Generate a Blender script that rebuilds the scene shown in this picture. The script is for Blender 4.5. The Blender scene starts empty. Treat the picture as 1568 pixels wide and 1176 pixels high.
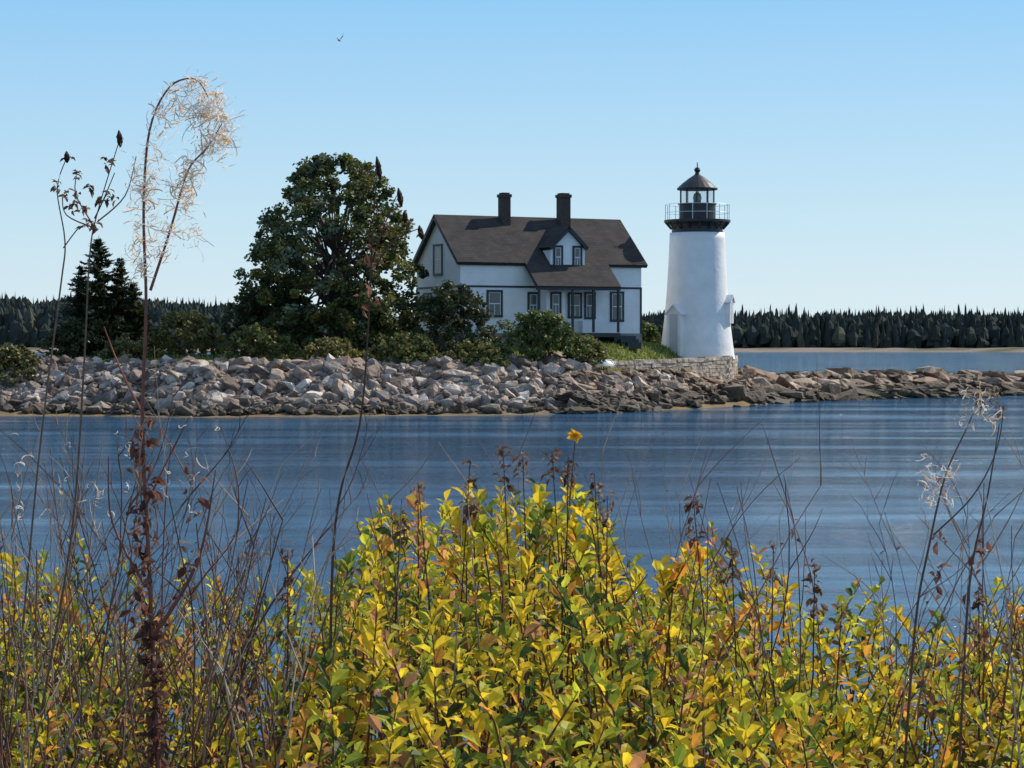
import bpy, bmesh, math, random
from mathutils import Vector, Matrix, noise
random.seed(7)
R=random.random
def U(a,b): return a+(b-a)*random.random()
F=3400.0; EYE=4.0
# helper: image pixel coordinates + a chosen distance -> metres in the world
def W(u,v,d): return Vector(((u-784)/F*d, d, EYE+(527-v)/F*d))
def lerp(a,b,t): return a+(b-a)*t
def sm(a,b,x):
    t=max(0.0,min(1.0,(x-a)/(b-a))); return t*t*(3-2*t)
def interp(tab,x):
    if x<=tab[0][0]: return tab[0][1]
    for (a,va),(b,vb) in zip(tab,tab[1:]):
        if x<=b: return va+(vb-va)*(x-a)/(b-a)
    return tab[-1][1]
def N(x,y,z=0.0): return noise.noise(Vector((x,y,z)))

class MB:
    def __init__(s): s.v=[]; s.f=[]; s.c=[]
    def add(s,vs,fs,col=(1,1,1)):
        o=len(s.v); s.v.extend([tuple(p) for p in vs]); s.f.extend([tuple(i+o for i in f) for f in fs])
        s.c.extend([(col[0],col[1],col[2],1.0)]*len(vs))
    def obj(s,name,mat,parent=None,smooth=False):
        me=bpy.data.meshes.new(name); me.from_pydata(s.v,[],s.f); me.update()
        a=me.color_attributes.new('Col','FLOAT_COLOR','POINT')
        a.data.foreach_set('color',[x for c in s.c for x in c])
        if smooth: me.polygons.foreach_set('use_smooth',[True]*len(me.polygons))
        me.materials.append(mat)
        ob=bpy.data.objects.new(name,me); bpy.context.scene.collection.objects.link(ob)
        if parent: ob.parent=parent
        return ob
    def box(s,x0,x1,y0,y1,z0,z1,col=(1,1,1)):
        vs=[(x,y,z) for z in (z0,z1) for y in (y0,y1) for x in (x0,x1)]
        s.add(vs,[(0,2,3,1),(4,5,7,6),(0,1,5,4),(2,6,7,3),(0,4,6,2),(1,3,7,5)],col)
    def slab(s,q,t,col=(1,1,1)):
        q=[Vector(p) for p in q]; n=(q[1]-q[0]).cross(q[3]-q[0]).normalized()
        if n.z<0: n=-n
        vs=q+[p-n*t for p in q]
        s.add(vs,[(0,1,2,3),(7,6,5,4)]+[(i,i+4,(i+1)%4+4,(i+1)%4) for i in range(4)],col)
    def tube(s,pts,rad,sides=5,col=(1,1,1)):
        pts=[Vector(p) for p in pts]; n=len(pts); vs=[]; fs=[]
        for i,p in enumerate(pts):
            d=(pts[min(i+1,n-1)]-pts[max(i-1,0)])
            if d.length<1e-9: d=Vector((0,0,1))
            d.normalize(); a=d.orthogonal().normalized() if abs(d.z)>0.95 else d.cross(Vector((0,0,1))).normalized(); b=d.cross(a)
            r=rad[i] if isinstance(rad,(list,tuple)) else rad
            for k in range(sides):
                t=2*math.pi*k/sides; vs.append(p+(a*math.cos(t)+b*math.sin(t))*r)
        for i in range(n-1):
            for k in range(sides):
                k2=(k+1)%sides; fs.append((i*sides+k,i*sides+k2,(i+1)*sides+k2,(i+1)*sides+k))
        s.add(vs,fs,col)
    def ribbon(s,pts,w,ax,col):
        vs=[];fs=[]
        for i,p in enumerate(pts): vs+=[p-ax*w,p+ax*w]
        for i in range(len(pts)-1): fs.append((2*i,2*i+1,2*i+3,2*i+2))
        s.add(vs,fs,col)
    def lathe(s,prof,cx,cy,seg=48,col=(1,1,1)):
        vs=[];fs=[]
        for r,z in prof:
            for k in range(seg):
                t=2*math.pi*k/seg; vs.append((cx+r*math.cos(t),cy+r*math.sin(t),z))
        for i in range(len(prof)-1):
            for k in range(seg):
                k2=(k+1)%seg; fs.append((i*seg+k,i*seg+k2,(i+1)*seg+k2,(i+1)*seg+k))
        s.add(vs,fs,col)

# ---------------- materials
def newmat(name):
    m=bpy.data.materials.new(name); m.use_nodes=True; nt=m.node_tree
    return m,nt,nt.nodes['Principled BSDF'],nt.nodes['Material Output']
def L(nt,a,b): nt.links.new(a,b)
def ns(nt,scale,detail=4,vec=None,rough=.55):
    n=nt.nodes.new('ShaderNodeTexNoise'); n.inputs['Scale'].default_value=scale; n.inputs['Detail'].default_value=detail
    n.inputs['Roughness'].default_value=rough
    if vec is not None: L(nt,vec,n.inputs['Vector'])
    return n
def ramp(nt,inp,stops):
    r=nt.nodes.new('ShaderNodeValToRGB'); e=r.color_ramp.elements
    while len(e)<len(stops): e.new(.5)
    for i,(p,c) in enumerate(stops):
        e[i].position=p; e[i].color=(c[0],c[1],c[2],1) if isinstance(c,(tuple,list)) else (c,c,c,1)
    L(nt,inp,r.inputs[0]); return r
def mul(nt,a,b,fac=1.0,mode='MULTIPLY'):
    m=nt.nodes.new('ShaderNodeMix'); m.data_type='RGBA'; m.blend_type=mode; m.inputs[0].default_value=fac
    L(nt,a,m.inputs[6])
    if hasattr(b,'node'): L(nt,b,m.inputs[7])
    else: m.inputs[7].default_value=(b[0],b[1],b[2],1)
    return m
def basic(name,col,rough=.7,var=.25,scale=2.0,bump=0.0,bscale=10,metal=0):
    m,nt,p,o=newmat(name)
    geo=nt.nodes.new('ShaderNodeNewGeometry')
    n=ns(nt,scale,5,geo.outputs['Position']); r=ramp(nt,n.outputs[0],[(.3,tuple(c*(1-var) for c in col)),(.7,tuple(min(1,c*(1+var*.4)) for c in col))])
    L(nt,r.outputs[0],p.inputs['Base Color']); p.inputs['Roughness'].default_value=rough; p.inputs['Metallic'].default_value=metal
    if bump:
        b=nt.nodes.new('ShaderNodeBump'); n2=ns(nt,bscale,4,geo.outputs['Position']); L(nt,n2.outputs[0],b.inputs['Height']); b.inputs['Strength'].default_value=bump; b.inputs['Distance'].default_value=.05
        L(nt,b.outputs[0],p.inputs['Normal'])
    return m
def leafmat(name,trans=.4,rough=.5,tint=(1,1,1),spec=.4):
    m,nt,p,o=newmat(name)
    a=nt.nodes.new('ShaderNodeAttribute'); a.attribute_name='Col'
    geo=nt.nodes.new('ShaderNodeNewGeometry'); n=ns(nt,40,2,geo.outputs['Position'])
    r=ramp(nt,n.outputs[0],[(.3,.75),(.7,1.1)]); c=mul(nt,a.outputs['Color'],r.outputs[0])
    L(nt,c.outputs[2],p.inputs['Base Color']); p.inputs['Roughness'].default_value=rough
    p.inputs['Specular IOR Level'].default_value=spec
    if trans>0:
        t=nt.nodes.new('ShaderNodeBsdfTranslucent'); tc=mul(nt,c.outputs[2],tint); L(nt,tc.outputs[2],t.inputs[0])
        mx=nt.nodes.new('ShaderNodeMixShader'); mx.inputs[0].default_value=trans
        L(nt,p.outputs[0],mx.inputs[1]); L(nt,t.outputs[0],mx.inputs[2]); L(nt,mx.outputs[0],o.inputs['Surface'])
    return m
M_treeleaf=leafmat('tree_foliage',.32,.45,spec=.3)
M_leaf=leafmat('shrub_leaves',.55,.5,spec=.22)
M_twig=leafmat('twigs',0,.8,spec=.2)
M_wisp=leafmat('seed_fluff',.5,.5)
M_far=leafmat('distant_foliage',0,.9,spec=.1)
M_bark=basic('bark',(.09,.07,.055),.9,.4,6,.4)
M_white=basic('white_masonry_paint',(.83,.80,.78),.6,.12,.9,.45,4)
M_black=basic('black_paint',(.018,.018,.02),.45,.3,3)
M_trim=basic('dark_trim_paint',(.022,.025,.028),.5,.3,3)
M_brick=basic('chimney_brick',(.08,.055,.045),.9,.4,8,.4,20)
M_stone=basic('wall_stone',(.30,.27,.25),.9,.35,1.5,.6,5)
M_rail=basic('rail_paint',(.75,.75,.75),.4,.1)
def clap():
    m,nt,p,o=newmat('white_clapboard')
    tc=nt.nodes.new('ShaderNodeTexCoord'); s=nt.nodes.new('ShaderNodeSeparateXYZ'); L(nt,tc.outputs['Object'],s.inputs[0])
    mm=nt.nodes.new('ShaderNodeMath'); mm.operation='MULTIPLY'; mm.inputs[1].default_value=7.5; L(nt,s.outputs[2],mm.inputs[0])
    f=nt.nodes.new('ShaderNodeMath'); f.operation='FRACT'; L(nt,mm.outputs[0],f.inputs[0])
    b=nt.nodes.new('ShaderNodeBump'); b.inputs['Strength'].default_value=.6; b.inputs['Distance'].default_value=.02; b.invert=True; L(nt,f.outputs[0],b.inputs['Height']); L(nt,b.outputs[0],p.inputs['Normal'])
    n=ns(nt,1.2,5,tc.outputs['Object']); r=ramp(nt,n.outputs[0],[(.3,(.76,.74,.73)),(.7,(.86,.84,.83))]); L(nt,r.outputs[0],p.inputs['Base Color']); p.inputs['Roughness'].default_value=.6
    return m
M_clap=clap()
def roofm():
    m,nt,p,o=newmat('asphalt_shingles')
    tc=nt.nodes.new('ShaderNodeTexCoord'); br=nt.nodes.new('ShaderNodeTexBrick'); 
    sp=nt.nodes.new('ShaderNodeSeparateXYZ'); cb=nt.nodes.new('ShaderNodeCombineXYZ'); L(nt,tc.outputs['Object'],sp.inputs[0]); L(nt,sp.outputs[0],cb.inputs[0]); L(nt,sp.outputs[2],cb.inputs[1]); L(nt,cb.outputs[0],br.inputs[0])
    br.inputs['Scale'].default_value=1.0; br.inputs['Brick Width'].default_value=.33; br.inputs['Row Height'].default_value=.12; br.inputs['Mortar Size'].default_value=.008
    br.inputs['Color1'].default_value=(.066,.056,.053,1); br.inputs['Color2'].default_value=(.048,.042,.040,1); br.inputs['Mortar'].default_value=(.026,.023,.022,1)
    n=ns(nt,1.1,5,tc.outputs['Object']); r=ramp(nt,n.outputs[0],[(.3,.7),(.7,1.15)]); c=mul(nt,br.outputs[0],r.outputs[0]); L(nt,c.outputs[2],p.inputs['Base Color']); p.inputs['Roughness'].default_value=.9
    p.inputs['Specular IOR Level'].default_value=.2
    return m
M_roof=roofm()
m,nt,p,o=newmat('window_glass'); p.inputs['Base Color'].default_value=(.09,.11,.12,1); p.inputs['Roughness'].default_value=.12; p.inputs['Specular IOR Level'].default_value=.5; M_glass=m
m,nt,p,o=newmat('lantern_glass')
tr=nt.nodes.new('ShaderNodeBsdfTransparent'); mx=nt.nodes.new('ShaderNodeMixShader'); mx.inputs[0].default_value=.18; p.inputs['Roughness'].default_value=.05
p.inputs['Base Color'].default_value=(.6,.65,.65,1)
L(nt,tr.outputs[0],mx.inputs[1]); L(nt,p.outputs[0],mx.inputs[2]); L(nt,mx.outputs[0],o.inputs['Surface']); M_lglass=m
def rockm(name,dark):
    m,nt,p,o=newmat(name)
    a=nt.nodes.new('ShaderNodeAttribute'); a.attribute_name='Col'; geo=nt.nodes.new('ShaderNodeNewGeometry')
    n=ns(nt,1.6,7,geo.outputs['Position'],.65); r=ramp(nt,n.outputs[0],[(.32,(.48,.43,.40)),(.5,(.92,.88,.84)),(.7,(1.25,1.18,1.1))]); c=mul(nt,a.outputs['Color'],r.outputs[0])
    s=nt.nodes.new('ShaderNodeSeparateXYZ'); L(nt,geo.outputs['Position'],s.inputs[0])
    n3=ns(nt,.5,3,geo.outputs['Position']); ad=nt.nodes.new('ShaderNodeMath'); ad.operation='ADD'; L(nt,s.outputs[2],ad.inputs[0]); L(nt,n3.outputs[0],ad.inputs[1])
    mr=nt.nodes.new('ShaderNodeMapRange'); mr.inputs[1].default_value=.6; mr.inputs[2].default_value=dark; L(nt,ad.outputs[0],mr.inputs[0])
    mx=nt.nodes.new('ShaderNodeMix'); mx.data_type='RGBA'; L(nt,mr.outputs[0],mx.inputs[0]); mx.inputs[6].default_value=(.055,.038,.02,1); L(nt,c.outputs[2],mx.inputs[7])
    L(nt,mx.outputs[2],p.inputs['Base Color']); p.inputs['Roughness'].default_value=.8
    b=nt.nodes.new('ShaderNodeBump'); n2=ns(nt,3,6,geo.outputs['Position']); L(nt,n2.outputs[0],b.inputs['Height']); b.inputs['Strength'].default_value=.8; b.inputs['Distance'].default_value=.2; L(nt,b.outputs[0],p.inputs['Normal'])
    return m
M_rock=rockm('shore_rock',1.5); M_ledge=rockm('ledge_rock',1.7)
def terr(name):
    m,nt,p,o=newmat(name)
    a=nt.nodes.new('ShaderNodeAttribute'); a.attribute_name='Col'; geo=nt.nodes.new('ShaderNodeNewGeometry')
    n=ns(nt,.9,8,geo.outputs['Position'],.7); r=ramp(nt,n.outputs[0],[(.3,(.6,.6,.6)),(.7,(1.25,1.2,1.1))]); c=mul(nt,a.outputs['Color'],r.outputs[0]); L(nt,c.outputs[2],p.inputs['Base Color']); p.inputs['Roughness'].default_value=.95
    b=nt.nodes.new('ShaderNodeBump'); n2=ns(nt,5,5,geo.outputs['Position']); L(nt,n2.outputs[0],b.inputs['Height']); b.inputs['Strength'].default_value=.8; b.inputs['Distance'].default_value=.1; L(nt,b.outputs[0],p.inputs['Normal'])
    p.inputs['Specular IOR Level'].default_value=.1
    return m
M_terr=terr('terrain_surface')

# ---------------- water
m,nt,p,o=newmat('sea_water')
geo=nt.nodes.new('ShaderNodeNewGeometry')
p.inputs['Base Color'].default_value=(.035,.13,.24,1); p.inputs['Roughness'].default_value=.07; p.inputs['IOR'].default_value=1.33
def mapn(sx_,sy_):
    q=nt.nodes.new('ShaderNodeMapping'); q.inputs['Scale'].default_value=(sx_,sy_,1); q.inputs['Rotation'].default_value=(0,0,.12); L(nt,geo.outputs['Position'],q.inputs[0]); return q.outputs[0]
n1=ns(nt,1.0,8,mapn(1.5,2.4),.72); n2=ns(nt,1.0,6,mapn(.3,.8),.68)
n3=ns(nt,1.0,7,mapn(.022,.15),.7); r3=ramp(nt,n3.outputs[0],[(.40,.15),(.54,1.0)])
sp=nt.nodes.new('ShaderNodeSeparateXYZ'); L(nt,geo.outputs['Position'],sp.inputs[0])
mr=nt.nodes.new('ShaderNodeMapRange'); mr.inputs[1].default_value=22; mr.inputs[2].default_value=85; mr.inputs[3].default_value=.30; mr.inputs[4].default_value=1; L(nt,sp.outputs[1],mr.inputs[0])
mm=nt.nodes.new('ShaderNodeMath'); mm.operation='MULTIPLY'; L(nt,r3.outputs[0],mm.inputs[0]); L(nt,mr.outputs[0],mm.inputs[1])
b1=nt.nodes.new('ShaderNodeBump'); b1.inputs['Distance'].default_value=.42; L(nt,n1.outputs[0],b1.inputs['Height']); L(nt,mm.outputs[0],b1.inputs['Strength'])
b2=nt.nodes.new('ShaderNodeBump'); b2.inputs['Distance'].default_value=1.7; L(nt,mm.outputs[0],b2.inputs['Strength']); L(nt,n2.outputs[0],b2.inputs['Height']); L(nt,b1.outputs[0],b2.inputs['Normal'])
L(nt,b2.outputs[0],p.inputs['Normal'])
mb=MB(); mb.add([(-6000,-200,0),(6000,-200,0),(6000,9000,0),(-6000,9000,0)],[(0,1,2,3)]); mb.obj('sea_water',m)

# ---------------- near ground
mb=MB(); xs=[-40+i*1.0 for i in range(81)]; ys=[-12+j*.5 for j in range(75)]
def zn(x,y): return 2.35-3.1*sm(8.5,17.5,y+.6*N(x*.3,1))+.08*N(x*.8,y*.8)
vs=[(x,y,zn(x,y)) for y in ys for x in xs]; nx=len(xs)
mb.add(vs,[(j*nx+i,j*nx+i+1,(j+1)*nx+i+1,(j+1)*nx+i) for j in range(len(ys)-1) for i in range(nx-1)],(.075,.07,.03)); mb.obj('ground',M_terr,smooth=True)

# ---------------- rocky point terrain
shore=[(-120,118),(-60,124),(-29,124),(-16,121),(-3,124),(3.6,127),(8.6,134),(14.4,144),(22,158),(30,165),(40,173),(60,182)]
def ysh(x): return interp(shore,x)+1.2*N(x*.25,3.3)+.5*N(x*.9,8.1)
def zt(x,y):
    d=y-ysh(x)
    T=interp([(-120,2.8),(3,2.6),(9,2.0),(14,1.6),(20,1.45),(30,1.5),(40,1.2),(50,.7),(60,-.6)],x)
    land=1-sm(14.5,20,x)
    if d<0: z=.10*d if x<0 else .2*d
    else: z=T*(.04*min(d,2)+ .92*sm(1.5 if x<2 else 0,8,d))
    z+=land*((.5+.45*sm(3,8,x))*sm(7,12,d))
    r2=((x-3)**2/130+(y-148)**2/90); z+=land*1.3*math.exp(-r2)
    z-=land*6*sm(40,62,d)
    z-=(1-land)*3.4*sm(9,17,d)
    z+=.10*N(x*.3,y*.3,5)+(.25*N(x*.9,y*.9,2) if 1<d<8 else 0)
    return z
mb=MB(); xs=[-120+i*.6 for i in range(301)]; ys=[105+j*.8 for j in range(125)]
nx=len(xs)
for y in ys:
    for x in xs:
        z=zt(x,y); mb.v.append((x,y,z)); d=y-ysh(x)
        if x>15.5 or d<7.2+1.0*N(x*.5,y*.5):
            c=(.13,.095,.065) if x>5 else (.17,.13,.10)
            if d<1.5: c=(.22,.165,.10)
        else:
            k=.5+.5*N(x*.4,y*.4,9); c=(lerp(.11,.26,k),lerp(.17,.25,k),lerp(.035,.07,k))
        mb.c.append((*c,1))
mb.f=[(j*nx+i,j*nx+i+1,(j+1)*nx+i+1,(j+1)*nx+i) for j in range(len(ys)-1) for i in range(nx-1)]
mb.obj('rocky_point_terrain',M_terr,smooth=True)

# rocks
protos=[]
for k in range(34):
    bm=bmesh.new(); ang=k%2==0
    for i in range(random.choice([12,15,18]) if ang else random.choice([24,30,36])):
        v=Vector((U(-1,1),U(-1,1),U(-1,1)))
        if ang:
            mx_=max(abs(c) for c in v); v=v/mx_*U(.7,1) if R()<.8 else v
        else:
            q=v.normalized(); mx_=max(abs(c) for c in q); v=(q*.6+q/mx_*.36)*U(.88,1.0)
        bm.verts.new(v*.5)
    r=bmesh.ops.convex_hull(bm,input=bm.verts)
    for v in [v for v in bm.verts if not v.link_faces]: bm.verts.remove(v)
    bm.verts.index_update()
    protos.append(([v.co.copy() for v in bm.verts],[tuple(v.index for v in f.verts) for f in bm.faces])); bm.free()
def rock(mb,p,sc,rot,col):
    vs,fs=random.choice(protos); mt=rot@Matrix.Diagonal(sc)
    mb.add([mt@v+p for v in vs],fs,col)
from mathutils import Euler
mb=MB()
pal=[(.38,.28,.21),(.50,.40,.33),(.20,.15,.12),(.38,.28,.22),(.62,.55,.48),(.14,.105,.085),(.32,.27,.24),(.27,.19,.145),(.50,.43,.38),(.24,.21,.19)]
for i in range(9500):
    x=U(-60,10); d=U(1.0,8.0) if R()<.97 else U(8,9.5)
    if x>5: d=U(.2,5.5)
    y=ysh(x)+d; q=R(); s=U(.22,.5) if q<.62 else (U(.5,.85) if q<.94 else U(.85,1.3))
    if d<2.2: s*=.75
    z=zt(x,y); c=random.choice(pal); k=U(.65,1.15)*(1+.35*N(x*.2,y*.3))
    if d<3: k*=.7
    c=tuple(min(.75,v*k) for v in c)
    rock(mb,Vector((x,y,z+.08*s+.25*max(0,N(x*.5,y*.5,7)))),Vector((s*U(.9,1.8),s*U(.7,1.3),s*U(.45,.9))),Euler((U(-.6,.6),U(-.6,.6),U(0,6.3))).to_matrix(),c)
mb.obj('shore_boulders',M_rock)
mb=MB(); pal2=[(.24,.16,.105),(.32,.23,.16),(.16,.11,.075),(.42,.32,.24),(.11,.078,.055)]
for i in range(2700):
    x=U(3,54); d=U(-.4,10)
    if x<14.5:
        d=U(-.3,6); 
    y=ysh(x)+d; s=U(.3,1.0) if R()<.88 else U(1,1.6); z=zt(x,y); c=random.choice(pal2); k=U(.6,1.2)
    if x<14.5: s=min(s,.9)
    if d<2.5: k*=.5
    ang=math.atan2(ysh(x+1)-ysh(x-1),2)
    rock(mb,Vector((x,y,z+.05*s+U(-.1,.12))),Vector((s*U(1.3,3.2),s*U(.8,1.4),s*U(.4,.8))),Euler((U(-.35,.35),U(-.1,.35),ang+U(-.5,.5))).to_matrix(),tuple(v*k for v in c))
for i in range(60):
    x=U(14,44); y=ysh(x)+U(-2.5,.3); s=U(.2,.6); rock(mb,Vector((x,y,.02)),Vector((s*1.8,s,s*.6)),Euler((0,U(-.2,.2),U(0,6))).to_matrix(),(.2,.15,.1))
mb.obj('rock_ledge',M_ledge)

# retaining wall near lighthouse: coursed blocks with a cap course
mb=MB()
wp=[(6.0,137.5),(7.8,139.6),(10,142.2),(12.4,145.4),(14.2,148.0),(15.0,151)]
def block(c,w_,dp,h,ang,col):
    ca,sa=math.cos(ang),math.sin(ang); vs=[]
    for z in (-1,1):
        for y in (-1,1):
            for x in (-1,1):
                lx=x*w_/2+U(-.03,.03); ly=y*dp/2+U(-.03,.03); vs.append((c[0]+lx*ca-ly*sa,c[1]+lx*sa+ly*ca,c[2]+z*h/2+U(-.015,.015)))
    mb.add(vs,[(0,2,3,1),(4,5,7,6),(0,1,5,4),(2,6,7,3),(0,4,6,2),(1,3,7,5)],col)
for (ax,ay),(bx,by) in zip(wp,wp[1:]):
    a=Vector((ax,ay,0)); b=Vector((bx,by,0)); ln=(b-a).length; ang=math.atan2(by-ay,bx-ax)
    for row in range(7):
        h=.26; top=2.78+.033*ax; zc=top-.13-row*h; u=-.3*(row%2)
        while u<ln:
            w_=U(.5,1.1); q=a.lerp(b,max(0,min(1,(u+w_/2)/ln))); k=U(.8,1.12)*(1.12 if row==0 else 1)
            block((q.x,q.y+(-.05 if row==0 else U(-.03,.03)),zc),w_-.02,.6,h-.015,ang,(.46*k,.385*k,.315*k)); u+=w_
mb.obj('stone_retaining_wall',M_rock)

# ---------------- far shore
mb=MB(); xs=[-900+i*15 for i in range(121)]; ys=[1080+j*12 for j in range(50)]; nx=len(xs)
def zf(x,y):
    y0=1105+14*N(x*.01,2)+6*N(x*.05,4)
    d=y-y0
    return max(-2,min(2.0,.14*d)+1.8*N(x*.04,y*.03)*sm(0,20,d))+sm(40,400,d)*(7+12*sm(-50,-260,x)+3*N(x*.006,1.7))
for y in ys:
    for x in xs:
        z=zf(x,y); mb.v.append((x,y,z)); mb.c.append((.26,.22,.19,1) if z<1.6+3*N(x*.06,y*.06) else (.09,.10,.05,1))
mb.f=[(j*nx+i,j*nx+i+1,(j+1)*nx+i+1,(j+1)*nx+i) for j in range(len(ys)-1) for i in range(nx-1)]
mb.obj('far_shore_land',M_terr)
mb=MB()
for i in range(9500):
    x=U(-560,560); q=R(); y=1142+150*q**1.2; z=zf(x,y)-.5; left=x<-60
    h=U(15,18.5)+4*N(x*.025,y*.01,3)
    if left: h+=8*sm(-60,-220,x)+2*N(x*.05,2)
    else: h+=4*N(x*.009,7)+2
    rnd=R()<(.8 if left else .35)
    if not rnd and R()<.10: h+=U(1.5,4.5)
    if y<1160: h*=U(.35,.85)
    k=U(.7,1.25); c=(.042*k,.052*k,.044*k)  # grey-green base has a little distance haze mixed into the tree colour
    if R()<.15: c=(.068*k,.070*k,.048*k)
    vs=[];fs=[]
    if rnd:
        w_=U(2.5,4.5); hh=h*.9; rings=[(.15,.7),(.4,1.0),(.65,.95),(.85,.6)]
    else:
        w_=U(1.6,3.0); hh=h; rings=[(.05,1.0),(.3,.85),(.5,.62),(.7,.42),(.86,.2)]
    ns_=6; ph=U(0,6)
    for (f,rr) in rings:
        for q in range(ns_):
            t=ph+q*2*math.pi/ns_; r_=w_*rr*U(.55,1.35); vs.append((x+r_*math.cos(t),y+r_*math.sin(t),z+hh*(f+U(-.05,.05))))
    vs.append((x+U(-.3,.3),y,z+hh)); nr=len(rings)
    for a_ in range(nr-1):
        for q in range(ns_): q2=(q+1)%ns_; fs.append((a_*ns_+q,a_*ns_+q2,(a_+1)*ns_+q2,(a_+1)*ns_+q))
    for q in range(ns_): fs.append(((nr-1)*ns_+q,(nr-1)*ns_+(q+1)%ns_,nr*ns_))
    mb.add(vs,fs,c)
mb.obj('distant_tree_line',M_far)

# ---------------- foliage helpers
def cluster(mb,c,r,n,size,pal,sq=1.0,dark=.5):
    kc=U(.65,1.3)
    for i in range(n):
        z_=U(-1,1); t=U(0,6.283); q=math.sqrt(1-z_*z_); rr=r*(R()**.4)*U(.85,1.15)
        p=Vector((q*math.cos(t),q*math.sin(t),z_*sq))*rr+c
        a=Vector((U(-1,1),U(-1,1),U(-.7,.7))).normalized(); b=a.orthogonal().normalized(); b=(Matrix.Rotation(U(0,6.28),3,a)@b)
        s=size*U(.6,1.3); col=random.choice(pal); k=kc*U(.7,1.3)
        mb.add([p-a*s*.6,p+b*s*.36,p+a*s*.6,p-b*s*.36+a.cross(b)*s*.2],[(0,1,2,3)],tuple(v*k for v in col))
GREEN=[(.085,.105,.035),(.11,.13,.04),(.06,.078,.03),(.15,.16,.045)]
# big broadleaf tree
D=140; s=D/F; cx=-11.1
prof=[(235,22,22),(250,58,52),(275,76,80),(300,94,94),(330,116,108),(370,134,120),(400,148,128),(440,150,136),(480,138,132),(530,112,118)]
tree=bpy.data.objects.new('broadleaf_tree',None); bpy.context.scene.collection.objects.link(tree)
mb=MB(); mbb=MB(); g=zt(cx,D)
mbb.tube([(cx,D,g-.3),(cx+.1,D,g+2.5),(cx-.1,D,g+6),(cx+.2,D,g+10)],[.42,.33,.24,.08],8)
for i in range(520):
    v=237+ (530-237)*(R()**.85); v=max(v,242)
    la=interp([(t[0],t[1]) for t in prof],v)*s; ra=interp([(t[0],t[2]) for t in prof],v)*s
    th=U(0,6.283); r=U(.25,1.0) if R()<.85 else U(.95,1.08)
    rad=U(.32,.72); hw=(ra if math.cos(th)>0 else la); hw=max(.2,hw-rad*.45); dw=max(.2,(la+ra)/2-rad*.5)
    k=r**.5*(1+.06*N(th*2.2,v*.03,4))
    c=Vector((cx+hw*k*math.cos(th),D+dw*k*math.sin(th),EYE+(527-v)*s-rad*.4))
    if N(c.x*.6,c.y*.2,c.z*.6)<-.46 : continue
    pal_=GREEN if R()<.55 else [(.19,.19,.05),(.23,.20,.055),(.13,.145,.045)]
    if c.x<cx+.5 and R()<.4: pal_=[(.26,.30,.19),(.17,.21,.11),(.10,.12,.055)]  # pale leaves on the left half: specular highlights put into the leaf colour
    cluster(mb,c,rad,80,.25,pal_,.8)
    if i%5==0: 
        st=Vector((cx,D,g+U(2,7))); mbb.tube([st,st.lerp(c,.5)+Vector((0,0,.4)),c],[.12,.06,.02],5)
mb.obj('crown',M_treeleaf,tree); mbb.obj('trunk_and_limbs',M_bark,tree)
# spruce
def spruce(x,y,tips,name):
    e=bpy.data.objects.new(name,None); bpy.context.scene.collection.objects.link(e)
    mb=MB(); mt=MB()
    for (ox,oy,h,w) in tips:
        X=x+ox;Y=y+oy; g=zt(X,Y); mt.tube([(X,Y,g-.2),(X,Y,g+h*.6),(X+.05,Y,g+h)],[.17,.10,.015],6)
        lv=int(h*6)
        for l in range(lv):
            f=(l+R()*.8)/lv; z=g+h*(.02+.96*f); rl=w*((1-f)**.75)*(1+.25*N(l*.7,ox))+.1
            nb=int(7-3*f)
            for b in range(nb):
                t=U(0,6.283); ln=rl*U(.6,1.2); d=Vector((math.cos(t),math.sin(t),0)); n=int(ln*24)+5
                for q in range(n):
                    u=(q+R())/n; p=Vector((X,Y,z))+d*ln*u+Vector((0,0,(-.3*u+.35*u*u)*ln))+Vector((U(-1,1),U(-1,1),U(-.8,.6)))*.18*(1.2-u)
                    a=(d+Vector((U(-.9,.9),U(-.9,.9),U(-.3,.7)))).normalized(); bb=a.cross(Vector((0,0,1))).normalized(); s_=U(.12,.25); k=U(.6,1.5)
                    mb.add([p-a*s_,p+bb*s_*.42,p+a*s_,p-bb*s_*.42-Vector((0,0,.05))],[(0,1,2,3)],(.062*k,.075*k,.038*k))
    mb.obj('needles',M_treeleaf,e); mt.obj('trunk',M_bark,e)
g0=zt(-25.7,138)
spruce(-25.7,138,[(0,0,10.75-g0,2.9),(1.3,.6,9.4-g0,2.2),(-1.2,.5,8.9-g0,2.1),(2.2,-.3,7.9-g0,1.8)],'spruce_tree')
# bushes
def bush(u0,u1,v0,v1,D,pal,name='bush',n=None,size=.2):
    mb=MB(); s=D/F; cx=((u0+u1)/2-784)*s; hw=(u1-u0)/2*s; zt0=EYE+(527-v0)*s; g=min(zt(cx,D),EYE+(527-v1)*s); h=zt0-g
    nc=int(22+hw*h*10)
    for i in range(nc):
        th=U(0,6.283); f=R()**.75; r_=R()**.4
        hh=f; k=math.sqrt(max(.02,1-hh*hh*.85)); rad=U(.22,.48)
        c=Vector((cx+(hw-rad*.3)*k*r_*math.cos(th),D+min(hw,2.4)*k*r_*math.sin(th)*.8,g+(h-rad*.4)*hh*(1+.15*N(i*.7,2))))
        cluster(mb,c,rad,55,size,pal,.85)
    for i in range(10): mb.tube([(cx+U(-.3,.3),D,g-.1),(cx+U(-.7,.7)*hw,D+U(-1,1),g+h*.7)],[.03,.01],4,(.05,.04,.03))
    mb.obj(name,M_treeleaf)
OL=[(.19,.18,.055),(.25,.21,.065),(.13,.14,.05),(.33,.26,.08)]
DK=[(.075,.09,.038),(.10,.115,.045),(.055,.07,.032)]
MG=[(.14,.18,.05),(.10,.13,.045),(.20,.23,.07)]
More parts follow.
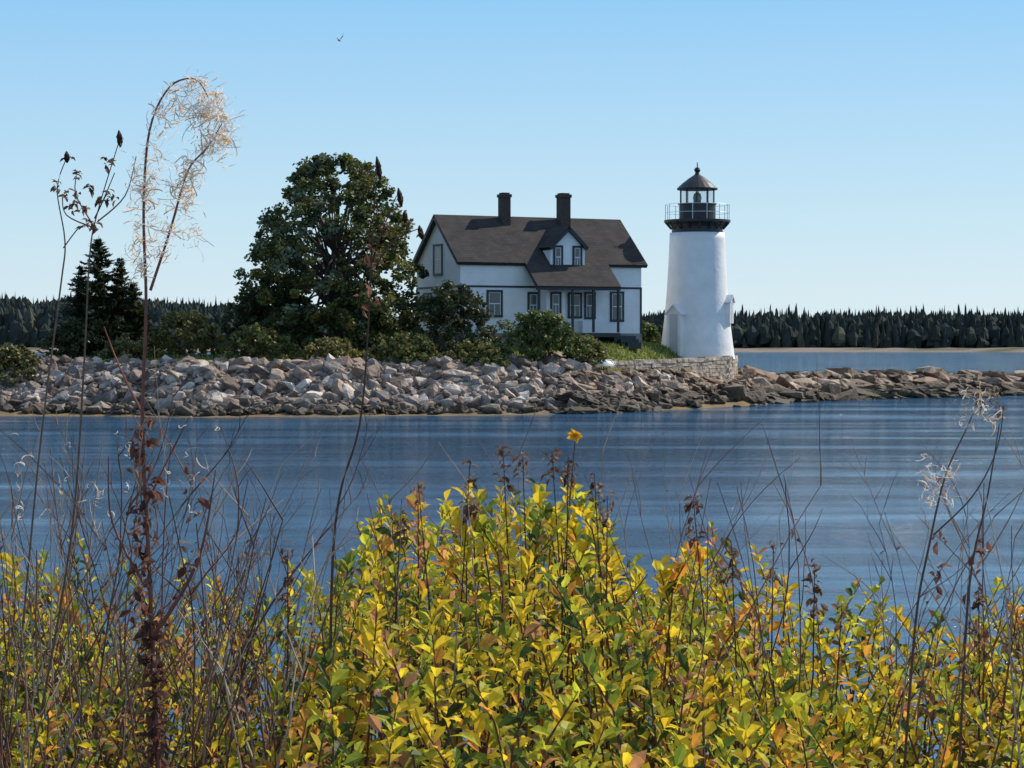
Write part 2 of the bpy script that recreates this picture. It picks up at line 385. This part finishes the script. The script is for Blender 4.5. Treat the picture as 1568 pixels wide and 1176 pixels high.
bush(215,350,480,558,136,OL); bush(325,500,436,558,139,DK); bush(335,460,503,560,133,OL+MG); bush(465,640,460,560,137.5,DK+MG)
bush(622,770,438,562,135.5,DK+[(.10,.12,.055)]); bush(742,905,478,560,134.5,MG); bush(550,690,512,562,133,MG+OL); bush(50,250,490,560,137,DK)
bush(-40,68,530,595,130,OL+DK); bush(-220,-30,470,580,134,DK); bush(855,935,514,556,136,MG+OL); bush(-500,-200,440,580,136,DK)
bush(968,1015,496,542,152,MG); bush(455,570,518,562,132.5,OL); bush(660,800,525,562,132.8,MG+OL); bush(150,240,520,562,133,OL+DK)
# lawn grass tufts
mb=MB()
for i in range(15000):
    x=U(-30,15); y=ysh(x)+U(7.2,20); 
    if R()<.5: x=U(3,15); y=ysh(x)+U(6.5,20)
    z=zt(x,y); a=Vector((U(-.12,.12),U(-.12,.12),U(.12,.32))); b=Vector((U(-1,1),U(-1,1),0)).normalized()*.06; k=U(.7,1.3)
    col=random.choice([(.18,.26,.06),(.27,.29,.07),(.36,.31,.11),(.13,.19,.045)])
    p=Vector((x,y,z-.02)); mb.add([p-b,p+b,p+a],[(0,1,2)],tuple(v*k for v in col))
mb.obj('lawn_grass',M_treeleaf)

# ---------------- house
house=bpy.data.objects.new('keepers_house',None); bpy.context.scene.collection.objects.link(house)
yaw=math.radians(26); house.location=(-3.25,140,0); house.rotation_euler=(0,0,yaw)
Lh=13.05; Wd=6.9; H2=Wd/2
def rz(y): return 9.45+.84*y if y<=H2 else 9.45+.84*(Wd-y)
mb=MB()
pent=[(0,4.7),(0,9.38),(H2,9.38+.84*H2),(Wd,9.38),(Wd,4.7)]
vs=[(0,y,z) for y,z in pent]+[(Lh,y,z) for y,z in pent]
mb.add(vs,[(0,1,2,3,4),(9,8,7,6,5)]+[(i,i+5,(i+1)%5+5,(i+1)%5) for i in range(5)])
mb.box(5.55,6.9,-1.05,.0-.003,4.7,7.95)
mb.box(8.45,10.2,-.5,-.003,4.7,5.5)
dx0,dx1=6.16,8.63; dm=(dx0+dx1)/2; dy=-.42; ez=10.30; pk=ez+1.2
vs=[(dx0,dy,8.7),(dx0,dy,ez),(dm,dy,pk),(dx1,dy,ez),(dx1,dy,8.7)]; v2=[(a,3.0,c) for a,b,c in vs]
mb.add(vs+v2,[(0,1,2,3,4),(9,8,7,6,5)]+[(i,i+5,(i+1)%5+5,(i+1)%5) for i in range(5)])
mb.obj('walls',M_clap,house)
mb=MB(); o_=.32
mr=MB()
def rf(q,t=.07,tt=.17):
    mb.slab(q,t); 
    n=(Vector(q[1])-Vector(q[0])).cross(Vector(q[3])-Vector(q[0])).normalized(); n=n if n.z>0 else -n
    mr.slab([Vector(p)-n*(t+.002) for p in q],tt)
rf([(-o_,-o_,rz(-o_)),(Lh+o_,-o_,rz(-o_)),(Lh+o_,H2,rz(H2)),(-o_,H2,rz(H2))])
rf([(-o_,Wd+o_,rz(-o_)),(Lh+o_,Wd+o_,rz(-o_)),(Lh+o_,H2,rz(H2)),(-o_,H2,rz(H2))])
rf([(4.4,-2.1,rz(-2.1)-.0),(10.4,-2.1,rz(-2.1)),(10.4,-.1,rz(-.1)+.015),(4.4,-.1,rz(-.1)+.015)])
for sgn,xe in ((-1,dx0-.2),(1,dx1+.2)):
    zE=ez-.2*1.2/(dm-dx0)+.1
    rf([(xe,dy-.25,zE),(dm,dy-.25,pk+.1),(dm,3.1,pk+.1),(xe,3.1,zE)],.05)
mb.obj('roof',M_roof,house)
T=.035
mr.box(-T,Lh+T,-T,-.001,7.6,7.72); mr.box(-T,-.001,0,Wd,7.6,7.72)
for xx in (-T,Lh-.1): mr.box(xx,xx+.13,-T-.005,.02,4.7,7.6)
mr.box(-T,-.001,Wd-.12,Wd,4.7,7.6)
for xx in (4.5,6.9,8.4,10.2): mr.box(xx,xx+.13,-2.0,-1.87,4.75,7.66)
mr.box(4.4,10.4,-2.02,-1.85,7.44,7.6)
mr.box(4.4,10.4,-2.0,-.002,4.45,4.72)
mr.obj('dark_trim',M_trim,house)
mb=MB(); mb.box(-.05,Lh+.05,-.02,Wd,3.2,4.69); mb.obj('foundation',M_stone,house)
mb=MB()
for i in range(3): mb.box(10.6-.3*i+.0,11.6-.0,-2.6+.35*i,-.05,3.9+.22*i-.2,4.1+.22*i)
mb.obj('porch_steps',M_trim,house)
mw=MB(); mg=MB(); ms=MB()
def win(ax,a,z0,w,h,off=0.0):
    def bx(B,a0,a1,z0,z1,d0,d1):
        if ax=='f': B.box(a0,a1,off-d1,off-d0,z0,z1)
        else: B.box(off-d1,off-d0,a0,a1,z0,z1)
    f=.14
    bx(mw,a-f,a+w+f,z0-f,z0,.001,.08); bx(mw,a-f,a+w+f,z0+h,z0+h+f,.001,.08)
    bx(mw,a-f,a,z0,z0+h,.001,.07); bx(mw,a+w,a+w+f,z0,z0+h,.001,.07)
    bx(mg,a,a+w,z0,z0+h,.002,.02)
    bx(ms,a,a+w,z0+h/2-.03,z0+h/2+.03,.021,.045)
    for q in (a,a+w-.05): bx(ms,q,q+.05,z0,z0+h/2-.03,.021,.04); bx(ms,q,q+.05,z0+h/2+.03,z0+h,.021,.04)
    bx(ms,a+.05,a+w-.05,z0+h-.05,z0+h,.021,.04)
    bx(ms,a+w/2-.02,a+w/2+.02,z0,z0+h/2-.03,.021,.035)
win('f',1.95,5.85,.85,1.45); win('f',10.85,5.6,.75,1.7); win('f',4.85,5.8,.55,1.4)
win('f',7.75,5.8,.75,1.4); win('f',8.95,5.75,.55,1.5); win('f',5.95,5.9,.5,1.3,-1.05)
win('l',2.85,8.55,1.15,1.75); win('l',1.2,5.7,1.0,1.5); win('l',4.6,5.7,1.0,1.5)
win('f',dx0+.32,8.98,.42,1.22,dy); win('f',dx1-.76,8.98,.42,1.22,dy)
mw.obj('window_frames',M_trim,house); mg.obj('window_panes',M_glass,house); ms.obj('window_sashes',M_rail,house)
mb=MB()
for sx,w_,top in ((4.54,.6,13.85),(8.87,.72,13.95)):
    mb.box(sx-w_/2,sx+w_/2,H2-.75,H2-.1,11.4,top-.3); mb.box(sx-w_/2-.06,sx+w_/2+.06,H2-.81,H2-.04,top-.3,top-.1); mb.box(sx-w_/2+.05,sx+w_/2-.05,H2-.7,H2-.15,top-.1,top)
mb.obj('chimneys',M_brick,house)

# ---------------- lighthouse
lh=bpy.data.objects.new('lighthouse',None); bpy.context.scene.collection.objects.link(lh)
cx,cy=12.5,150
mb=MB(); pr=[]
for i in range(21):
    f=i/20; pr.append((2.5*(1-f)+1.85*f-.10*math.sin(math.pi*f)+.06*(1-f)**6,3.0+8.5*f))
mb.lathe(pr+[(1.6,11.5)],cx,cy,72); mb.obj('tower',M_white,lh,True)
M_door=basic('grey_door',(.5,.5,.52),.6,.1)
def hood(az,z0,h,w,out,name):
    mb=MB(); md=MB()
    d=Vector((math.sin(az),-math.cos(az),0)); t=Vector((math.cos(az),math.sin(az),0)); r0=1.7
    def P(a,r,z): return Vector((cx,cy,0))+d*r+t*a+Vector((0,0,z))
    rb=2.5-.65*(z0-3)/8.5
    pts=[(-w/2,z0),(-w/2,z0+h),(0,z0+h+w*.45),(w/2,z0+h),(w/2,z0)]
    mb.add([P(a,rb+out,z) for a,z in pts]+[P(a,r0,z) for a,z in pts],[(0,1,2,3,4)]+[(i,i+5,(i+1)%5+5,(i+1)%5) for i in range(5)])
    for sg in (-1,1): mb.add([P(sg*(w/2+.1),rb+out+.1,z0+h-.06),P(0,rb+out+.1,z0+h+w*.45+.06),P(0,r0,z0+h+w*.45+.06),P(sg*(w/2+.1),r0,z0+h-.06),P(sg*(w/2+.1),rb+out+.1,z0+h-.14),P(0,rb+out+.1,z0+h+w*.45-.04),P(0,r0,z0+h+w*.45-.04),P(sg*(w/2+.1),r0,z0+h-.14)],[(0,1,2,3),(4,5,6,7),(0,1,5,4),(0,3,7,4)])
    md.add([P(-w*.3,rb+out+.01,z0+.05),P(w*.3,rb+out+.01,z0+.05),P(w*.3,rb+out+.01,z0+h-.1),P(-w*.3,rb+out+.01,z0+h-.1)],[(0,1,2,3)])
    mb.obj(name,M_white,lh); md.obj(name+'_panel',M_door,lh)
hood(math.radians(-42),3.2,2.9,1.15,.10,'entrance_surround'); hood(math.radians(68),5.4,1.5,.8,.12,'window_surround')
mb=MB()
mb.lathe([(1.60,11.42),(1.72,11.5),(1.72,11.9),(1.85,12.05),(2.2,12.2),(2.24,12.22),(2.24,12.36),(1.0,12.37)],cx,cy,48)
mb.lathe([(1.24,12.36),(1.24,13.38),(1.3,13.4),(1.3,13.48),(1.1,13.48)],cx,cy,20)
mb.lathe([(1.15,14.40),(1.36,14.40),(1.38,14.5),(1.0,14.85),(.55,15.2),(.2,15.42),(.12,15.6),(.12,15.62)],cx,cy,20)
mb.lathe([(.02,15.55),(.16,15.6),(.22,15.74),(.16,15.88),(.04,15.93),(.03,16.25),(.0,16.27)],cx,cy,14)
for k in range(10):
    t=2*math.pi*(k+.3)/10; x,y=cx+1.17*math.cos(t),cy+1.17*math.sin(t); mb.tube([(x,y,13.45),(x,y,14.45)],.04,5)
for k in range(16):
    t=2*math.pi*k/16; mb.tube([(cx+1.75*math.cos(t),cy+1.75*math.sin(t),11.75),(cx+2.15*math.cos(t),cy+2.15*math.sin(t),12.2)],.06,5)
mb.obj('lantern_and_gallery',M_black,lh)
mb=MB(); mb.lathe([(1.14,13.48),(1.14,14.42)],cx,cy,20); mb.obj('lantern_glass',M_lglass,lh)
mb=MB(); mb.lathe([(.0,13.3),(.2,13.35),(.25,13.6),(.3,13.85),(.25,14.1),(.1,14.25),(0,14.26)],cx,cy,16); mb.lathe([(.12,13.0),(.12,13.35)],cx,cy,10); mb.obj('lens',M_glass,lh,True)
mb=MB()
for k in range(14):
    t=2*math.pi*(k+.0)/14; x,y=cx+2.15*math.cos(t),cy+2.15*math.sin(t); mb.tube([(x,y,12.36),(x,y,13.4)],.022,5)
for z in (12.85,13.4):
    mb.tube([(cx+2.15*math.cos(2*math.pi*k/32),cy+2.15*math.sin(2*math.pi*k/32),z) for k in range(33)],.014,5)
mb.obj('gallery_railing',M_rail,lh)

# overturned boat
mb=MB(); c=Vector(((915-784)/F*137,136.0,0)); c.z=zt(c.x,c.y)+.12; vs=[];fs=[]
for i in range(9):
    u=-1+2*i/8; w_=.55*(1-abs(u)**2.5)*(.9 if u<0 else 1)+.03
    for j in range(7):
        a=math.pi*j/6; vs.append((c.x+u*1.0,c.y+w_*math.cos(a),c.z+.08+.42*math.sin(a)*(1-.35*u*u)*min(1,w_/.3)))
for i in range(8):
    for j in range(6): fs.append((i*7+j,i*7+j+1,(i+1)*7+j+1,(i+1)*7+j))
mb.add(vs,fs); mb.tube([(c.x-1.0,c.y,c.z+.12),(c.x-.8,c.y,c.z+.45),(c.x+.8,c.y,c.z+.45),(c.x+1.0,c.y,c.z+.12)],.04,5); mb.obj('overturned_rowboat',M_rail,smooth=True)
# gull
mb=MB(); c=W(520,63,120)
mb.tube([c+Vector((-.04,-.22,.03)),c+Vector((-.02,-.14,.01)),c,c+Vector((.03,.12,.0)),c+Vector((.05,.24,-.02))],[.015,.05,.06,.045,.01],8)
mb.add([c,c+Vector((0,.12,0)),c+Vector((.2,.08,.2)),c+Vector((.16,-.02,.22)),c+Vector((.26,.1,.42))],[(0,1,2,3),(3,2,4)])
mb.add([c,c+Vector((0,.12,0)),c+Vector((-.14,.08,.12)),c+Vector((-.12,-.02,.14)),c+Vector((-.22,.1,.0))],[(0,1,2,3),(3,2,4)])
mb.obj('seagull',basic('gull_feathers',(.3,.3,.32),.7,.3))

# ---------------- foreground
def leaf(mb,p,d,up,ln,wd,col,curl=.15):
    d=d.normalized(); sd=d.cross(up)
    if sd.length<1e-3: sd=d.orthogonal()
    sd.normalize(); n=sd.cross(d)
    f=wd*.22
    v=[p,p+d*ln*.35-sd*wd*.38+n*f,p+d*ln*.35,p+d*ln*.35+sd*wd*.38+n*f,
       p+d*ln*.7-sd*wd*.5+n*(f-curl*ln*.3),p+d*ln*.7-n*curl*ln*.3,p+d*ln*.7+sd*wd*.5+n*(f-curl*ln*.3),p+d*ln-n*curl*ln]
    mb.add(v,[(0,2,1),(0,3,2),(1,2,5,4),(2,3,6,5),(4,5,7),(5,6,7)],col)
Htab=[(-3,3.25),(-1.5,3.28),(-1.115,3.15),(-.80,3.08),(-.66,3.10),(-.54,3.26),(-.35,3.39),(-.16,3.43),(.126,3.44),(.22,3.34),(.317,3.24),(.46,3.29),(.527,3.32),(.6,3.24),(.737,3.18),(.89,3.02),(1.18,3.02),(1.5,3.08),(3,3.15)]
YEL=(.98,.70,.045); YG=(.68,.66,.06); GR=(.30,.38,.05); DG=(.10,.15,.035); OR=(.95,.44,.07); BR=(.36,.18,.08); PK=(.75,.36,.17)
COLS=[YEL,YG,GR,DG,OR,BR,PK]
shrubs=[MB() for _ in range(4)]; stems=[MB() for _ in range(4)]
def shoot(x,y,zt_,n,span,lsize,wts):
    k=min(3,max(0,int((x+2.4)/1.2))); mb=shrubs[k]; st=stems[k]
    g=zn(x,y); top=Vector((x,y,zt_)); lean=Vector((U(-.3,.3),U(-.3,.3),0)); b=Vector((x,y,g))-lean*1.2
    pts=[b,b.lerp(top,.5)+Vector((U(-.03,.03),U(-.03,.03),0)),top-Vector((0,0,span*.5))-lean*.3,top]
    st.tube(pts,[.005,.004,.003,.0015],4,(.16,.08,.05))
    a0=U(0,6.28); main=random.choices(COLS,wts)[0]
    for i in range(n):
        f=i/n; f=f**.8; p=pts[2].lerp(pts[3],(f-.5)*2) if f>.5 else pts[1].lerp(pts[2],.45+f*1.1)
        a=a0+i*2.4; el=U(.1,.95)+.4*f
        d=Vector((math.cos(a)*math.cos(el),math.sin(a)*math.cos(el),math.sin(el)))
        c=main if R()<.55 else random.choices(COLS,wts)[0]
        if f<.35 and R()<.4: c=random.choice([GR,DG,YG,BR])
        kk=U(.7,1.1); ln=lsize*U(.6,1.2)*(1-.25*f)
        up=Vector((U(-.6,.6),U(-1.1,.3),1))
        leaf(mb,p,d,up,ln,ln*U(.42,.58),tuple(min(.98,v*kk) for v in c),U(-.05,.35))
def hum(x,y): return interp(Htab,x*6.5/max(y,5.5))+.09*N(x*5,y*2.5)+.04*N(x*13,y*7)
for i in range(2500):
    y=4.5+4.3*R(); x=U(-2.4,2.4)*(.6+y/11)
    H=hum(x,y)
    if R()<.12: zt_=H+U(-.03,.05)
    else: zt_=H-U(.03,.5)
    if y<6: zt_-=.08*(6-y)
    left=x<-.55*y/6.5
    if left:
        if R()<.15: continue
        shoot(x,y,zt_,random.randint(12,20),.28,.05,[2.8,2.8,2.2,1.3,1.3,1.0,.8])
    else: shoot(x,y,zt_,random.randint(14,22),.24,.062,[5.2,3.4,2.0,.9,1.3,.3,.5])
for i in range(8500):
    y=4.6+3.6*R(); x=U(-2.4,2.4)*(.6+y/11); H=hum(x,y); z=H-.12-U(0,.6)-.08*max(0,6-y)
    k=min(3,max(0,int((x+2.4)/1.2))); n_=N(x*3,y*3,z*3)
    c=random.choices(COLS,[4+6*n_ if n_>0 else 3,3,2.5,1.5,1.3,.7,.5])[0]; kk=U(.45,1.05)
    ln=U(.035,.064)*(.8 if x<-.6 else 1); leaf(shrubs[k],Vector((x,y,z)),Vector((U(-1,1),U(-1,1),U(-.4,1))),Vector((U(-.5,.5),U(-.9,.4),1)),ln,ln*U(.42,.58),tuple(v*kk for v in c),U(0,.4))
for u,v in [(712,755),(735,760),(822,770),(862,748),(880,760),(905,825),(920,835),(700,800),(760,830),(600,800),(640,770),(1062,840),(1080,850),(1010,870),(540,860),(470,880),(1150,930),(80,900),(20,860),(830,790),(725,790),(870,790)]:
    p=W(u,v,6.4); shoot(p.x,p.y,p.z,24,.22,.066,[4,3,2,.5,1,.4,.2])
for k in range(4):
    e=bpy.data.objects.new('autumn_shrub',None); bpy.context.scene.collection.objects.link(e)
    shrubs[k].obj('leaves',M_leaf,e); stems[k].obj('stems',M_twig,e)

# bare twigs
def twig(mb,p,d,ln,r,depth,col,fork=.5):
    pts=[p.copy()]; n=7; ax=Vector((U(-1,1),U(-1,1),0)); 
    for i in range(n):
        d=(d+ax*.07+Vector((U(-.09,.09),U(-.09,.09),U(-.02,.06)))).normalized(); p=p+d*ln/n; pts.append(p.copy())
    mb.tube(pts,[r*(1-.65*i/n) for i in range(n+1)],4,col)
    if depth>0:
        for q in pts[2:]:
            if R()<fork:
                dd=(d+Vector((U(-.9,.9),U(-.7,.7),U(.0,.4)))).normalized(); twig(mb,q,dd,ln*U(.2,.42),r*.6,depth-1,col,fork)
    return pts
def crumple(mb,p,n,sp,size,pal):
    for i in range(n):
        q=p+Vector((U(-sp,sp),U(-sp,sp),U(-sp,sp)*1.4)); d=Vector((U(-1,1),U(-1,1),U(-1,1))).normalized(); s=size*U(.5,1.3)
        leaf(mb,q,d,Vector((U(-1,1),U(-1,1),1)),s,s*.5,random.choice(pal),U(.2,.8))
DEAD=[(.16,.085,.055),(.22,.13,.08),(.11,.06,.045),(.30,.19,.12)]
TW=[(.20,.085,.06),(.24,.14,.10),(.32,.21,.15),(.14,.075,.06),(.45,.35,.26)]
tw=MB(); bits=MB()
def brush(n,u0,u1,ytab,jit,dx0,dx1,r0,r1,depth,fork,ya=5.2,yb=7.2):
    for i in range(n):
        u=U(u0,u1); y=U(ya,yb); x=(u-784)/F*y; top=interp(ytab,u)+abs(random.gauss(0,1))*jit
        z0=2.9-U(0,.2); z1=EYE+(527-top)/F*y; P=twig(tw,Vector((x,y,z0)),Vector((U(dx0,dx1),U(-.2,.2),1)),max(.2,z1-z0),U(r0,r1),depth,random.choice(TW),fork)
        if R()<.5:
            for k in range(random.randint(2,7)):
                q=random.choice(P[2:7]); crumple(bits,q,1,.003,.022,DEAD)
brush(105,-30,430,[(-30,740),(60,700),(150,670),(300,690),(430,830)],90,-.3,.5,.0022,.0046,2,.38)
brush(26,930,1290,[(930,660),(1290,700)],90,-.35,.45,.002,.0034,1,.2)
brush(30,1330,1600,[(1330,760),(1600,690)],80,-.1,.45,.0022,.004,2,.3)
brush(18,430,930,[(430,740),(930,680)],70,-.3,.35,.002,.0032,1,.25)
tw.obj('bare_brush_twigs',M_twig); bits.obj('withered_leaves',M_leaf)
# brown seed heads
sh=MB()
for u,v,h in [(720,705,110),(770,682,60),(800,690,50),(845,690,50),(870,700,60),(1062,765,90),(1120,830,70),(1248,868,120),(440,845,90),(615,765,70),(1500,905,110),(640,740,30),(930,760,60),(1185,830,60),(1560,935,60),(910,725,40),(1290,930,40)]:
    D_=6.3; p=W(u,v,D_); b=Vector((p.x+U(-.06,.06),D_,2.6)); pts=[b,b.lerp(p,.6)+Vector((U(-.02,.02),0,0)),p]; sh.tube(pts,[.004,.003,.0015],4,(.15,.09,.06))
    for k in range(int(h/9)):
        q=p-Vector((0,0,h/F*D_*R())); crumple(sh,q,5,.016,.024,DEAD)
sh.obj('dry_seed_heads',M_leaf)
# yellow flower
fl=MB(); p=W(881,668,6.0); fl.tube([Vector((p.x-.05,6.0,2.7)),Vector((p.x-.03,6.0,3.4)),p],[.003,.002,.0015],4,(.1,.12,.04))
for k in range(7):
    a=k*.9+.3; leaf(fl,p,Vector((math.cos(a),-.5,math.sin(a)*.7+.35)),Vector((0,-1,0.1)),U(.014,.024),.014,(.92,.5,.03),U(.1,.5))
crumple(fl,p,6,.005,.01,[(.5,.25,.03)]); fl.obj('yellow_flower',M_leaf)

# tall dead stalks
def smooth(pts,k=4):
    out=[]; n=len(pts)
    for i in range(n-1):
        p0=pts[max(i-1,0)];p1=pts[i];p2=pts[i+1];p3=pts[min(i+2,n-1)]
        for j in range(k):
            t=j/k; out.append(.5*((2*p1)+(p2-p0)*t+(2*p0-5*p1+4*p2-p3)*t*t+(3*p1-p0-3*p2+p3)*t*t*t))
    out.append(pts[-1]); return out
def curls(mb,p,n,ln,col):
    for i in range(n):
        d=Vector((U(-1,1),U(-1,1),U(-.8,1))).normalized(); ax=Vector((U(-1,1),U(-1,1),U(-1,1))).normalized(); q=p.copy(); pts=[q.copy()]; l=ln*U(.4,1.2); w_=U(.15,.6)
        for k in range(10):
            d=(Matrix.Rotation(w_,3,ax)@d).normalized(); q=q+d*l/10; pts.append(q.copy())
        kk=U(.8,1.1); mb.ribbon(pts,U(.0006,.0016),(ax+Vector((U(-.5,.5),U(-.5,.5),U(-.5,.5)))).normalized(),tuple(min(.95,v*kk) for v in random.choice(col)))
FL=[(.95,.9,.84),(.92,.75,.64),(.95,.93,.9),(.9,.6,.3)]
def stalk(name,lines,D,col,r0=.004,fl=None,heads=None,dead=None,pods=None):
    e=bpy.data.objects.new(name,None); bpy.context.scene.collection.objects.link(e)
    a=MB(); b=MB(); f_=MB()
    for ln in lines:
        P=smooth([W(u+U(-3,3),v,D+dz) for u,v,dz in ln],5); n=len(P); a.tube(P,[lerp(r0*ln_r(ln),.0012,i/(n-1)) for i in range(n)],5,col)
    if fl:
        for u,v,n,ls in fl: curls(f_,W(u,v,D)+Vector((0,U(-.03,.03),0)),n,ls,FL)
    if heads:
        for u,v in heads: crumple(b,W(u,v,D),11,.008,.018,DEAD)
    if dead:
        for (u,v0,v1,n) in dead:
            for i in range(n):
                v=U(v0,v1); crumple(b,W(u+U(-14,14),v,D),1,.012,.03,[(.20,.08,.055),(.13,.06,.045),(.26,.14,.10)])
    if pods:
        for u,v,h in pods:
            p=W(u,v,D); q=W(u+U(-6,6),v+h,D); b.tube([p,p.lerp(q,.3),p.lerp(q,.7),q],[.0015,.007,.008,.002],6,(.07,.045,.035)); crumple(b,p.lerp(q,.5),7,.008,.014,DEAD[:3])
    a.obj('stem',M_twig,e)
    if b.v: b.obj('withered_heads',M_leaf,e)
    if f_.v: f_.obj('seed_fluff',M_wisp,e)
def ln_r(ln): return 1.0 if ln[0][1]>900 else .6
fluff=[]
for (a,b,n) in [((225,330),(240,190),16),((240,190),(300,125),18),((300,130),(335,190),18),((250,400),(290,270),20),((290,270),(330,200),18),((222,430),(222,330),12)]:
    for i in range(n):
        t=R(); fluff.append((lerp(a[0],b[0],t)+U(-16,16),lerp(a[1],b[1],t)+U(-10,10),7,.06))
for i in range(30): fluff.append((U(285,350),U(140,240),7,.07))
for i in range(26): fluff.append((U(205,300),U(250,390),6,.06))
for i in range(40): fluff.append((U(20,330),U(650,800),2,.035))
stalk('dead_fireweed_stalk',[[(250,1400,0),(238,1100,0),(225,850,0),(215,650,0),(225,470,0),(222,320,0),(232,200,0),(262,135,0),(300,122,0),(322,150,0)],[(228,445,0),(262,350,0),(288,262,0),(316,228,0),(338,190,0)],[(222,640,0),(180,560,.05),(160,500,.05)],
 [(230,980,0),(300,860,0),(330,720,0)],[(222,900,0),(170,800,0),(165,700,0)],[(222,780,0),(260,700,.05),(290,640,.05)]],5.0,(.24,.095,.07),.006,fluff,None,[(220,640,1000,130),(235,950,1250,190),(300,720,900,20)])
stalk('dry_aster_stalk',[[(60,1100,0),(110,820,0),(128,560,0),(140,400,0),(150,330,0),(183,210,0)],[(146,345,0),(120,300,0),(118,270,0)],[(148,335,0),(160,310,0),(178,265,0)],[(150,340,0),(195,300,0),(212,240,0)],[(145,350,0),(105,330,0),(98,300,0)]],5.5,(.18,.12,.09),.0035,None,[(120,270),(118,300),(128,320),(160,305),(100,300),(140,290),(165,250),(175,300),(112,315),(150,345)],None,[(183,200,26)])
stalk('dry_aster_stalk',[[(20,1100,0),(60,700,0),(92,440,0),(98,370,0),(86,290,0),(103,240,0)],[(97,380,0),(120,350,0),(135,345,0)]],5.5,(.2,.14,.10),.003,None,[(135,345),(90,285)],None,[(103,232,18)])
stalk('dry_seed_stalk',[[(505,1250,0),(510,900,0),(520,760,0),(553,650,0),(562,500,0),(568,380,0),(577,262,0)],[(567,400,0),(590,340,0),(608,300,0)],[(568,420,0),(600,370,0),(640,350,0)],[(568,390,0),(560,350,0)]],5.8,(.13,.065,.055),.0045,None,[(568,380),(575,400),(590,350)],[(565,380,480,10)],[(577,240,36),(610,288,28),(620,322,20),(642,345,22)])
stalk('dead_fireweed_stalk',[[(1380,1250,0),(1405,960,0),(1425,840,0),(1448,730,0),(1478,660,0),(1500,612,0)],[(1430,820,0),(1490,760,0),(1525,690,0),(1540,620,0)],[(1470,1200,0),(1485,900,0),(1510,760,0),(1530,650,0)]],5.6,(.15,.085,.065),.004,[(U(1420,1460),U(690,780),5,.045) for _ in range(18)]+[(U(1470,1530),U(605,650),5,.045) for _ in range(16)],[(1500,615),(1522,610),(1530,630)],[(1440,700,1000,16),(1500,750,1000,20)])

# ---------------- light, world, camera
EL=math.radians(40); AZ=math.radians(56)
sd=Vector((math.sin(AZ)*math.cos(EL),math.cos(AZ)*math.cos(EL),math.sin(EL)))
l=bpy.data.lights.new('sun','SUN'); l.energy=5.0; l.angle=math.radians(.5); l.color=(1,.92,.79)
ob=bpy.data.objects.new('sun',l); ob.rotation_euler=sd.to_track_quat('Z','Y').to_euler(); bpy.context.scene.collection.objects.link(ob)
w=bpy.data.worlds.new('World'); bpy.context.scene.world=w; w.use_nodes=True; nt=w.node_tree
sk=nt.nodes.new('ShaderNodeTexSky'); sk.sky_type='NISHITA'; sk.sun_disc=False; sk.sun_elevation=EL; sk.sun_rotation=AZ; sk.air_density=1.0; sk.dust_density=.3; sk.ozone_density=2.0
tc=nt.nodes.new('ShaderNodeTexCoord'); sx=nt.nodes.new('ShaderNodeSeparateXYZ'); L(nt,tc.outputs['Generated'],sx.inputs[0])
rp=ramp(nt,sx.outputs[2],[(0.0,(.70,.85,.94)),(.06,(.54,.77,.93)),(.155,(.28,.61,.95)),(.35,(.25,.47,.80)),(1.0,(.32,.43,.66))])
vm=nt.nodes.new('ShaderNodeVectorMath'); vm.operation='SCALE'; vm.inputs['Scale'].default_value=1/.11; L(nt,rp.outputs[0],vm.inputs[0])
mx=nt.nodes.new('ShaderNodeMix'); mx.data_type='RGBA'; mx.inputs[0].default_value=.85; L(nt,sk.outputs[0],mx.inputs[6]); L(nt,vm.outputs[0],mx.inputs[7])
bg=nt.nodes['Background']; bg.inputs[1].default_value=.11; L(nt,mx.outputs[2],bg.inputs[0])
cam=bpy.data.cameras.new('camera'); cam.lens=36*F/1568; cam.sensor_width=36; cam.clip_end=20000; cam.clip_start=.1
co=bpy.data.objects.new('camera',cam); co.location=(0,0,EYE); co.rotation_euler=(math.radians(90)-math.atan(61/F),0,0); bpy.context.scene.collection.objects.link(co); bpy.context.scene.camera=co
bpy.context.scene.view_settings.view_transform='Standard'; bpy.context.scene.view_settings.look='None'; bpy.context.scene.view_settings.exposure=0
